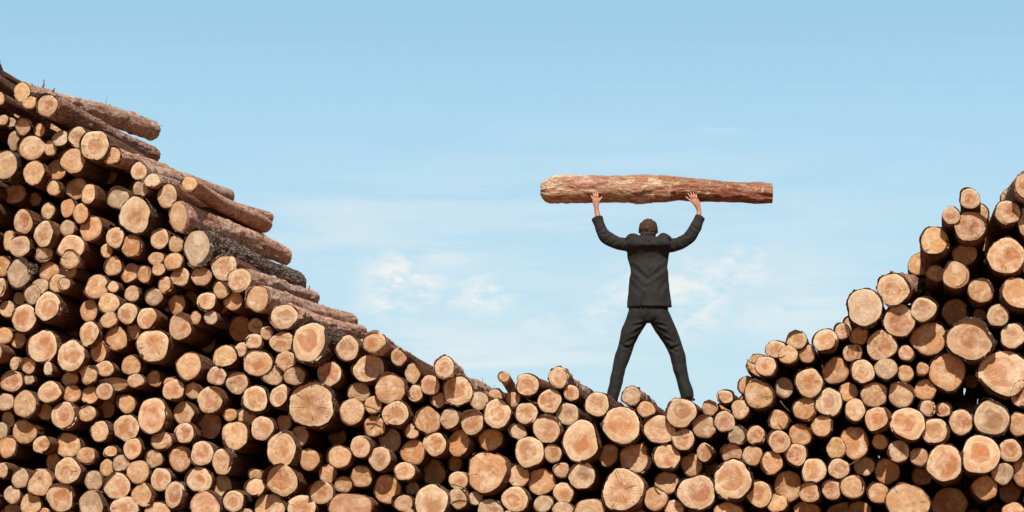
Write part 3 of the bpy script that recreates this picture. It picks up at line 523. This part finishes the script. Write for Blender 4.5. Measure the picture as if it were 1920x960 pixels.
class Body:
    def __init__(s): s.v = []; s.f = []
    def tube(s, pts, n=20, sub=4, flat=None):
        """pts: px, py, d, half-width in px, half-depth in metres (None: round)"""
        pts = [(p[0], p[1], p[2], p[3], p[4] if len(p) > 4 and p[4] else p[3] * KX) for p in pts]
        P = catmull(pts, sub); cs = [mp(p[0], p[1], p[2]) for p in P]
        base = len(s.v)
        for i, p in enumerate(P):
            t = (cs[min(i + 1, len(cs) - 1)] - cs[max(i - 1, 0)]).normalized()
            if flat: t = flat
            side = t.cross(Hd)
            if side.length < .3: side = Rt.copy()
            side.normalize(); dp = side.cross(t).normalized()
            for k in range(n):
                a = 6.283185 * k / n
                s.v.append(cs[i] + side * p[3] * KX * math.cos(a) + dp * p[4] * math.sin(a))
        m = len(P)
        for i in range(m - 1):
            for k in range(n):
                j = (k + 1) % n; s.f.append((base + i * n + k, base + i * n + j, base + (i + 1) * n + j, base + (i + 1) * n + k))
        for row, rev in ((0, True), (m - 1, False)):
            c = len(s.v); s.v.append(cs[row])
            for k in range(n):
                j = (k + 1) % n; q = (base + row * n + k, base + row * n + j, c); s.f.append(q[::-1] if rev else q)
    def ball(s, px, py, d, rx, ry, rd, n=20, m=14):
        c = mp(px, py, d); base = len(s.v)
        for i in range(1, m):
            b = math.pi * i / m
            for k in range(n):
                a = 6.283185 * k / n
                s.v.append(c + Rt * rx * KX * math.sin(b) * math.cos(a) + Hd * rd * math.sin(b) * math.sin(a) + Zv * ry * KZ * math.cos(b))
        for i in range(m - 2):
            for k in range(n):
                j = (k + 1) % n; s.f.append((base + i * n + k, base + (i + 1) * n + k, base + (i + 1) * n + j, base + i * n + j))
        t = len(s.v); s.v += [c + Zv * ry * KZ, c - Zv * ry * KZ]
        for k in range(n):
            j = (k + 1) % n; s.f.append((t, base + k, base + j)); s.f.append((t + 1, base + (m - 2) * n + j, base + (m - 2) * n + k))
    def build(s, name, mat, voxel, parent=None, smooth=2, folds=None, amp=0.0, nsc=9):
        me = bpy.data.meshes.new('tmp'); me.from_pydata([tuple(v) for v in s.v], [], s.f); me.update()
        tmp = bpy.data.objects.new('tmp', me); C.objects.link(tmp)
        r = tmp.modifiers.new('r', 'REMESH'); r.mode = 'VOXEL'; r.voxel_size = voxel; r.use_smooth_shade = True
        if smooth:
            sm = tmp.modifiers.new('s', 'SMOOTH'); sm.iterations = smooth; sm.factor = .5
        dg = bpy.context.evaluated_depsgraph_get(); out = bpy.data.meshes.new_from_object(tmp.evaluated_get(dg))
        bpy.data.objects.remove(tmp)
        if folds or amp:
            out.update(); nn = [v.normal.copy() for v in out.vertices]
            for v, nrm in zip(out.vertices, nn):
                w3 = v.co + MO - CAM; zf = w3.dot(Fw); px = 960 + F * w3.dot(Rt) / zf; py = 480 - F * w3.dot(Up) / zf; push = 0
                face = max(0.0, min(1.0, -nrm.dot(Hd) * 1.6 + .25))
                for (x0, y0, x1, y1, w, dp) in folds or ():
                    dx, dy = x1 - x0, y1 - y0; L2 = dx * dx + dy * dy
                    t = max(0, min(1, ((px - x0) * dx + (py - y0) * dy) / L2)); ex, ey = px - x0 - t * dx, py - y0 - t * dy
                    q = (ex * ex + ey * ey) / (w * w)
                    if q < 9: push -= dp * (math.exp(-q) - .55 * math.exp(-((math.sqrt(q) - 1.9) ** 2) * 1.5)) * (1 - .5 * abs(2 * t - 1) ** 2)
                push *= face
                if amp: push += amp * noise.noise(v.co * nsc) + amp * .4 * noise.noise(v.co * nsc * 2.7)
                v.co += nrm * push
        out.name = name; out.materials.clear(); out.materials.append(mat)
        out.polygons.foreach_set('use_smooth', [True] * len(out.polygons)); out.update()
        o = bpy.data.objects.new(name, out); C.objects.link(o)
        if parent: o.parent = parent
        else: o.location = MO
        return o

HD = .17      # wrists stand this far in front of the back plane
body = Body()
# head, neck, face
body.ball(1215.5, 431, .055, 16.5, 20, .100); body.ball(1215.5, 440, .085, 12.5, 14, .075)
body.tube([(1214.5, 462, .02, 13), (1214.5, 446, .035, 11.5), (1215, 436, .05, 11.5)])
for sx in (-1, 1): body.ball(1215.5 + sx * 16.6, 433, .055, 2.2, 5.4, .018, 10, 8)
body.ball(1215.5, 435, .160, 3.0, 4.5, .022, 10, 8); body.ball(1215.5, 424, .140, 11, 3, .022); body.ball(1215.5, 444, .150, 5.5, 2.0, .014, 10, 8); body.ball(1215.5, 450, .135, 6, 4, .025)
# trunk and legs inside the clothes
body.tube([(1214.5, 454, .03, 26, .05), (1215, 470, .05, 28, .06), (1216, 500, .05, 27, .06), (1217, 540, .03, 28, .07), (1217, 580, .0, 30, .08), (1216, 596, .0, 24, .07)])
for pts in ([(1196, 590, 0, 15), (1180, 625, .01, 12.5), (1174, 652, .02, 10), (1160, 700, 0, 9), (1148, 745, 0, 7)],
            [(1235, 592, 0, 15), (1251, 624, .01, 12.5), (1266, 655, .02, 10), (1275, 700, 0, 9), (1286, 740, 0, 7)],
            [(1188, 457, .01, 8), (1155, 455, .07, 8), (1137, 444, .12, 7.5), (1124, 418, .15, 6.0), (1119.5, 398, HD, 4.9), (1118.2, 388, HD, 4.6), (1117.5, 380, HD - .005, 6.6, .017), (1117, 374, HD - .008, 7.6, .015), (1117, 370, HD - .006, 6.8, .013)],
            [(1243, 457, .01, 8), (1272, 455, .07, 8), (1292, 445, .12, 7.5), (1306, 420, .15, 6.0), (1310.5, 400, HD, 4.9), (1309.5, 391, HD, 4.6), (1307, 383, HD - .005, 6.6, .017), (1303.5, 377, HD - .008, 7.6, .015), (1301, 373, HD - .006, 6.8, .013)]):
    body.tube(pts)
# fingers: base, middle, tip; the hands close against the near side of the held log
def finger(x0, y0, x1, y1, r, d0, bend=.012):
    xm, ym = (x0 + x1) / 2, (y0 + y1) / 2
    body.tube([(x0, y0, d0, r), (x0 * .65 + x1 * .35, y0 * .65 + y1 * .35, d0 - bend * .8, r * 1.02), (x0 * .3 + x1 * .7, y0 * .3 + y1 * .7, d0 - bend * .3, r * .95), (x1, y1, d0 + bend * .6, r * .8)], n=10, sub=3)
for x0, y0, x1, y1, r in ((1112, 375, 1108, 366, 1.45), (1114.7, 372, 1111.8, 361.5, 1.55), (1117.8, 371, 1116.2, 359.5, 1.6), (1121, 372, 1120.8, 361.5, 1.55)): finger(x0, y0, x1, y1, r, HD - .01)
finger(1122, 379, 1129, 368.5, 1.8, HD - .006, .006)
for x0, y0, x1, y1, r in ((1307.5, 375, 1305, 363.5, 1.45), (1304.5, 373, 1299.8, 361, 1.55), (1301, 373, 1294.5, 360.5, 1.6), (1298.3, 374.5, 1289.5, 362, 1.55)): finger(x0, y0, x1, y1, r, HD - .01)
finger(1299.5, 380, 1285.5, 369, 1.8, HD - .006, .006)
person = body.build('person', M_SKIN, .0052, None, 1)
person['label'] = 'person in charcoal suit seen from behind, legs apart, holding a log overhead'; person['category'] = 'person'

jk = Body()
jk.tube([(1214, 441, .035, 13, .055), (1214, 447, .02, 24, .075), (1214, 453, -.005, 35, .10), (1214.5, 461, -.02, 40, .118), (1214.5, 470, .01, 40.5, .108), (1215, 480, .03, 39.5, .102), (1216, 492, .03, 37.5, .102),
         (1217, 507, .012, 35.5, .105), (1216.5, 525, .006, 37.5, .11), (1217, 545, .0, 40, .118), (1218, 562, -.004, 41.8, .125), (1218.7, 577, -.008, 42.8, .13)], n=48, sub=4, flat=Zv.copy())
jk.ball(1186, 450, -.01, 14, 12.5, .08); jk.ball(1245, 449, -.01, 14, 12.5, .08)
jk.ball(1195, 457, -.045, 21, 12, .085); jk.ball(1236, 457, -.045, 21, 12, .085); jk.ball(1215, 461, -.045, 20, 9, .085)
jk.tube([(1186, 458, .0, 14.5), (1172, 459, .025, 12.5), (1152, 454, .07, 12.2), (1136, 444, .115, 12.6), (1128, 431, .135, 11.6), (1122.5, 417, .155, 10.6), (1119.5, 408.5, .165, 11)], n=24)
jk.tube([(1244, 458, .0, 14.5), (1257, 460, .025, 12.5), (1277, 455, .07, 12.2), (1293, 445, .115, 12.6), (1302, 431, .135, 11.6), (1309, 415, .155, 10.6), (1313, 406.5, .165, 11)], n=24)
jf = [(1187, 500, 1213, 524, 4.2, .013), (1248, 499, 1216, 521, 4.6, .011), (1180, 530, 1200, 549, 4, .006), (1228, 500, 1216, 512, 3, .007), (1250, 525, 1236, 548, 4, .006), (1213, 478, 1210.5, 548, .8, .004), (1208, 548, 1201, 578, 1.3, .022),
      (1205, 447, 1212, 456, 2.0, .012), (1223, 447, 1215, 457, 2.0, .012), 
      (1134, 424, 1122, 434, 2.2, .008), (1139, 436, 1130, 440, 2.0, .012), (1147, 440, 1136, 452, 1.7, .012), (1162, 447, 1148, 458, 2.6, .008), (1170, 452, 1162, 468, 2.4, .008), (1174, 449, 1172, 468, 2.2, .012),
      (1296, 424, 1309, 431, 2.2, .008), (1291, 429, 1302, 440, 1.7, .012), (1281, 438, 1290, 444, 2.2, .012), (1266, 443, 1280, 458, 2.6, .008), (1259, 450, 1267, 466, 2.4, .008), (1254, 448, 1256, 468, 2.2, .012),
      (1184, 556, 1184, 576, 1.4, .004), (1251, 552, 1253, 576, 1.4, .005)]
jk.build('jacket', M_SUIT, .0075, person, 2, jf, .011, 6)
cl = Body(); cl.tube([(1213.5, 450, .018, 13.5, .064), (1213.8, 444, .024, 12.6, .062), (1214, 438.5, .03, 12.0, .062)], n=28, flat=Zv.copy())
cl.build('collar', M_SUIT, .006, person, 1)
tr = Body()
tr.tube([(1217, 560, .0, 34, .10), (1216.5, 577, .0, 37.5, .112), (1216, 590, .0, 37.5, .115), (1216, 599, .0, 33, .105), (1216.5, 604, 0, 20, .08)], n=40, flat=Zv.copy())
tr.tube([(1199, 586, 0, 20, .105), (1192, 602, 0, 20, .10), (1181, 625, .01, 17.6, .092), (1175, 643, .015, 15.2, .082), (1169, 662, .012, 13.8, .075), (1161, 690, .0, 13.0, .070), (1154, 718, -.005, 12.6, .07), (1148.5, 741, -.005, 11.8, .075), (1146.5, 750, -.002, 11.8, .078)], n=30)
tr.tube([(1234, 586, 0, 20, .105), (1240, 602, 0, 20, .10), (1252, 625, .01, 18, .092), (1262, 645, .015, 15.5, .082), (1269, 664, .012, 13.6, .075), (1275, 690, .0, 12.8, .070), (1282, 716, -.005, 12.4, .07), (1287.5, 735, -.005, 12.2, .075), (1289, 746, -.002, 12.2, .078)], n=30)
tf = [(1163, 645, 1182, 656, 2.8, .010), (1168, 652, 1184, 650, 2.4, .008), (1256, 655, 1275, 648, 2.8, .010), (1252, 650, 1268, 660, 2.4, .008), (1216, 604, 1186, 612, 2.4, .010), (1216, 604, 1184, 628, 2.4, .008),
      (1218, 604, 1250, 612, 2.4, .010), (1218, 604, 1254, 628, 2.4, .008), (1216, 578, 1216.5, 604, 1.6, .012), (1188, 634, 1172, 644, 2.4, .007), (1246, 634, 1266, 644, 2.4, .007), (1158, 672, 1154, 730, 3, .006),
      (1272, 672, 1284, 725, 3, .006)]
tr.build('trousers', M_TROU, .0075, person, 2, tf, .010, 6)
for fx, fy in ((1146.5, 754), (1291, 750.5)):
    sh = Body(); lean = -.02 if fx < 1200 else .05
    c = [(fx, fy - 3, -.055, 5), (fx, fy - 3, -.03, 7.6), (fx, fy - 4, .02, 8.2), (fx + lean * 40, fy - 2.5, .08, 8.4), (fx + lean * 80, fy - 1.5, .15, 9.0), (fx + lean * 110, fy - 1, .19, 7.4), (fx + lean * 120, fy - 1, .215, 4)]
    P = [(a, b, d, r, None) for a, b, d, r in c]
    # rings stand upright across the foot
    base = 0
    for i, (a, b, d, r, _) in enumerate(P):
        for k in range(16):
            t = 6.2832 * k / 16
            hgt = (6.0 if i in (2,) else 5.0 if i < 3 else 4.2 if i < 5 else 3.2) * KZ
            z = math.sin(t) * hgt
            if z < 0: z = max(z, -2.6 * KZ)
            sh.v.append(mp(a, b, d) + Rt * r * KX * math.cos(t) + Zv * z)
    for i in range(len(P) - 1):
        for k in range(16):
            j = (k + 1) % 16; sh.f.append((i * 16 + k, i * 16 + j, i * 16 + 16 + j, i * 16 + 16 + k))
    sh.f.append(tuple(range(15, -1, -1))); sh.f.append(tuple(range(len(P) * 16 - 16, len(P) * 16)))
    sh.build('shoe', M_SHOE, .006, person, 1)
hr = Body(); hr.ball(1215.5, 428.5, .040, 18.0, 18.6, .100); hr.ball(1215.5, 437, .018, 15, 11.5, .064)
hr.build('hair', M_HAIR, .005, person, 1, None, .007, 38)
for sx in (-1, 1):
    ey = Body(); ey.ball(1215.5 + sx * 6, 430, .140, 2.1, 2.1, .012, 12, 8); ey.build('eye', M_EYE, .002, person, 0)

# ------------------------------------------------------------------ the log he holds overhead
def held_bark():
    m, n, b = material('peeling_red_bark', .85, .2)
    t = n.node('ShaderNodeTexCoord').outputs['Object']
    v = n.vm('MULTIPLY', t, (.28, 1, 1)); fl = n.noise(v, 26, 5, .7, .9); big = n.noise(n.vm('MULTIPLY', t, (.4, 1, 1)), 5.5, 4, .6, .6); pk = n.noise(t, 11, 5, .7, .6)
    sx = n.node('ShaderNodeSeparateXYZ'); n.l.new(t, sx.inputs[0])
    along = n.mr(n.math('ADD', sx.outputs[0], n.math('MULTIPLY', n.math('SUBTRACT', big, .5), 1.1)), -.1, .45)
    c1 = n.mix(along, rgb(.48, .23, .15), rgb(.30, .085, .05)); c2 = n.mix(along, rgb(.66, .43, .31), rgb(.44, .20, .14))
    col = n.mix(n.mr(fl, .40, .60), c1, c2)
    col = n.mix(n.mr(pk, .56, .62, 0, .85), col, rgb(.66, .52, .30))
    col = n.mix(n.mr(n.noise(v, 17, 4, .7, .5), .60, .70, 0, .75), col, rgb(.20, .07, .04))
    pt = n.noise(n.vm('MULTIPLY', t, (.35, 1, 1)), 7, 3, .6, .4)
    col = n.mix(n.math('MULTIPLY', n.mr(pt, .50, .56, 0, .85), n.math('SUBTRACT', 1.0, n.math('MULTIPLY', along, .8))), col, rgb(.80, .62, .43))
    ed = n.vor(n.vm('ADD', n.vm('MULTIPLY', t, (.35, 1, 1)), n.vm('SCALE', n.vm('ADD', n.noise(t, 6, 4), (0, 0, 0)), .35)), 9, 'DISTANCE_TO_EDGE')
    pl = n.mr(ed.outputs[0], .0, .05)
    col = n.mix(n.math('MULTIPLY', n.math('SUBTRACT', 1, pl), n.mr(pk, .4, .7, 0, .35)), col, rgb(.22, .09, .05))
    n.put(b.inputs['Base Color'], col)
    n.put(b.inputs['Normal'], n.bump(n.math('ADD', n.math('MULTIPLY', fl, 1.2), n.math('ADD', n.math('MULTIPLY', pl, .15), pk)), 1.0, .05))
    return m
prof_ = [(1013.5, 349, 358), (1014, 344, 367), (1017, 339, 372), (1022, 335, 377), (1030, 331, 379.5), (1042, 327, 380.5), (1060, 324.5, 381), (1100, 325.5, 381), (1140, 327, 381), (1172, 328.5, 382), (1178, 327, 382), (1210, 326, 382), (1238, 327, 380),
         (1262, 328, 377.5), (1276, 329.5, 376), (1300, 332, 376.5), (1340, 336, 378.5), (1380, 339.5, 380), (1420, 340, 381.5), (1451, 341.5, 383)]
LD = .285
LO = mp(1213.5, 356, LD) + MO
hl = bpy.data.objects.new('log', None); C.objects.link(hl); hl.location = LO; hl.rotation_euler = (0, 0, YAW)
hl['label'] = 'reddish peeling log held horizontally overhead by the man'; hl['category'] = 'log'
vs = []; fs = []; n = 64; NS = 200; rows = []
def lerp_prof(x):
    for (a, b, c), (d, e, f) in zip(prof_, prof_[1:]):
        if x <= d: t = (x - a) / (d - a); t = max(0, min(1, t)); return b + (e - b) * t, c + (f - c) * t
    return prof_[-1][1:]
for i in range(NS + 1):
    f = i / NS; x = 1013.5 + (1451 - 1013.5) * (f ** 1.25)
    tp, bt = lerp_prof(x); cy = (tp + bt) / 2; r = (bt - tp) / 2 * KZ
    r0 = r * .94; ax = (x - 1215) * KX * 1.016; az_ = (355 - cy) * KZ
    rag = max(0, 1 - (x - 1013) / 110)
    for k in range(n):
        a = 6.283185 * k / n; c, s = math.cos(a), math.sin(a)
        q = noise.noise((ax * 1.6, c * 1.5, s * 1.5)) * .08 + noise.noise((ax * 5, c * 3.2 + 5, s * 3.2)) * .11 + noise.noise((ax * 9, c * 6 + 15, s * 6)) * .05
        fine = noise.noise((ax * 14, c * 7, s * 7)) * (.03 + .05 * rag)
        step = noise.noise((ax * 3 + 9, c * 2.5, s * 2.5)); ledge = .055 if step > .06 else 0
        kn = .16 * math.exp(-(((x - 1256) / 15) ** 2 + ((a - 3.9) / .45) ** 2)) + .08 * math.exp(-(((x - 1030) / 14) ** 2 + ((a - 4.3) / .9) ** 2))
        if a > 3.6 and a < 4.2 and abs(x - 1262) < 5: kn -= .10
        rr = r0 * (1 + q + fine + ledge + kn)
        vs.append((ax + (rag * .012 * noise.noise((c * 4, s * 4, x * .05))), rr * c, az_ + rr * s))
for i in range(NS):
    for k in range(n):
        j = (k + 1) % n; fs.append((i * n + k, i * n + j, i * n + n + j, i * n + n + k))
fs.append(tuple(range(n - 1, -1, -1)))
me = bpy.data.meshes.new('bark'); me.from_pydata(vs, [], fs); me.materials.append(held_bark()); me.polygons.foreach_set('use_smooth', [True] * len(fs)); me.update()
bo = bpy.data.objects.new('bark', me); C.objects.link(bo); bo.parent = hl
g = Geo(); ring = vs[NS * n:]; cx = sum(p[0] for p in ring) / n; cz = sum(p[2] for p in ring) / n
locs = [(math.cos(6.2832 * k / n), math.sin(6.2832 * k / n), 0) for k in range(n)] + [(0, 0, 0)]
g.add([(p[0] + .001, p[1], p[2]) for p in ring] + [(cx + .006, 0, cz)], locs, [(k, (k + 1) % n, n) for k in range(n)], (.52, .37, .24), (1, .37, .2))
g.build('cut_end', [M_END], hl)
# ------------------------------------------------------------------ ground, sky, sun
def structure(name, me):
    o = bpy.data.objects.new(name, me); C.objects.link(o); o['kind'] = 'structure'; return o
me = bpy.data.meshes.new('ground'); S = 1500; N = 40
gv = []; gf = []
for i in range(N + 1):
    for j in range(N + 1):
        u = (i / N * 2 - 1); v = (j / N * 2 - 1)
        gv.append((S * u * abs(u) ** 1.5, S * v * abs(v) ** 1.5, 0))
for i in range(N):
    for j in range(N):
        a = i * (N + 1) + j; gf.append((a, a + N + 1, a + N + 2, a + 1))
me.from_pydata(gv, [], gf); me.materials.append(M_SOIL); structure('ground', me)

world = bpy.data.worlds.new('World'); scene.world = world; world.use_nodes = True
W = NT(world.node_tree); bg = world.node_tree.nodes['Background']
SUN_EL = math.radians(50)
hz = Vector((-math.sin(YAW), math.cos(YAW)))         # light travels the way the camera looks
hz.rotate(Matrix.Rotation(math.radians(-2), 2))
sdir = Vector((hz.x * math.cos(SUN_EL), hz.y * math.cos(SUN_EL), -math.sin(SUN_EL)))
sky = W.node('ShaderNodeTexSky', sky_type='NISHITA'); sky.sun_disc = False
sky.sun_elevation = SUN_EL; sky.sun_rotation = math.atan2(-hz.x, -hz.y)
sky.air_density = 1.0; sky.dust_density = 3.0; sky.ozone_density = .5; sky.altitude = 50
dirv = W.node('ShaderNodeTexCoord').outputs['Generated']
sep = W.node('ShaderNodeSeparateXYZ'); W.l.new(dirv, sep.inputs[0])
az = W.math('ARCTAN2', sep.outputs[0], sep.outputs[1]); el = W.math('ARCSINE', sep.outputs[2])
def azel(px, py):
    d = ray(px, py).normalized(); return math.atan2(d.x, d.y), math.asin(d.z)
flow = W.node('ShaderNodeCombineXYZ'); W.put(flow.inputs[0], W.math('MULTIPLY', az, 16.0)); W.put(flow.inputs[1], W.math('MULTIPLY', el, 34.0))
streak = W.node('ShaderNodeCombineXYZ'); W.put(streak.inputs[0], W.math('MULTIPLY', W.math('ADD', az, W.math('MULTIPLY', el, -.6)), 9.0)); W.put(streak.inputs[1], W.math('MULTIPLY', el, 70.0))
n1 = W.noise(flow.outputs[0], 1.5, 7, .62, .5); n2 = W.noise(streak.outputs[0], 1.1, 6, .6, .3); n3 = W.noise(flow.outputs[0], 4.5, 6, .65, .4)
BL = [(765, 525, 70, 45, .9, 0), (900, 550, 60, 36, .8, 0), (740, 570, 60, 30, .7, 0), (1250, 560, 110, 60, .8, 0), (1360, 505, 120, 60, .5, 0), (1130, 590, 60, 40, .5, 0), (1345, 242, 36, 10, .5, 1), (700, 390, 240, 34, .26, 1),
      (640, 440, 160, 60, .25, 1), (820, 480, 110, 34, .35, 1), (1000, 610, 80, 40, .3, 0), (1440, 590, 90, 40, .4, 0), (1500, 560, 120, 80, .35, 1), (1720, 515, 45, 22, .6, 0), (870, 660, 300, 60, .4, 1), (1100, 430, 500, 140, .2, 1)]
cl = None
for px, py, wx, wy, st, kind in BL:
    a0, e0 = azel(px, py); da = wx / F; de = wy / F
    q = W.math('ADD', W.math('POWER', W.math('ABSOLUTE', W.math('DIVIDE', W.math('SUBTRACT', az, a0), da)), 2.0), W.math('POWER', W.math('ABSOLUTE', W.math('DIVIDE', W.math('SUBTRACT', el, e0), de)), 2.0))
    gsn = W.math('EXPONENT', W.math('MULTIPLY', q, -.8))
    t = W.math('MULTIPLY', W.mr(n1, .34, .56), W.mr(n3, .30, .62, .25, 1)) if kind == 0 else W.mr(n2, .32, .62)
    g = W.math('MULTIPLY', W.math('MULTIPLY', gsn, st), t)
    cl = g if cl is None else W.math('MAXIMUM', cl, g)
ramp = W.node('ShaderNodeValToRGB')
W.put(ramp.inputs[0], W.mr(el, 0.0, math.radians(15), 0, 1, False))
SKY = [(0.0, (.66, .84, .88)), (.22, (.62, .82, .88)), (.42, (.56, .78, .88)), (.64, (.49, .735, .885)), (.84, (.41, .68, .87)), (1.0, (.345, .61, .81))]
ramp.color_ramp.elements[0].position = 0; ramp.color_ramp.elements[0].color = (*SKY[0][1], 1)
ramp.color_ramp.elements[1].position = 1; ramp.color_ramp.elements[1].color = (*SKY[-1][1], 1)
for p, c in SKY[1:-1]:
    e = ramp.color_ramp.elements.new(p); e.color = (*c, 1)
EXPO = 0.32
SKY_ST = .05
base = W.vm('SCALE', ramp.outputs[0], 1 / SKY_ST / 2 ** EXPO)
base = W.mix(W.math('MULTIPLY', cl, 1.7, clamp=True), base, tuple(q / SKY_ST / 2 ** EXPO for q in (.86, .90, .89)) + (1,))
# the low band of sky is set by the haze colours, higher up it is the Nishita sky alone
hi = W.math('MAXIMUM', W.mr(el, math.radians(16), math.radians(30)), W.mr(W.math('ABSOLUTE', W.math('ADD', az, YAW)), .5, 1.0))
tot = W.mix(hi, base, W.vm('SCALE', sky.outputs[0], .65))
W.put(bg.inputs[0], tot); bg.inputs[1].default_value = SKY_ST
sl = bpy.data.lights.new('sun', 'SUN'); so = bpy.data.objects.new('sun', sl); C.objects.link(so)
sl.energy = 4.6; sl.angle = math.radians(.5); sl.color = (1.0, .91, .80)
so.rotation_euler = sdir.to_track_quat('-Z', 'Y').to_euler(); so.location = (0, -5, 12)
scene.view_settings.view_transform = 'Standard'; scene.view_settings.look = 'None'
scene.view_settings.exposure = EXPO; scene.view_settings.gamma = 1
scene.render.resolution_x = 1024; scene.render.resolution_y = 512
scene.cycles.use_denoising = True
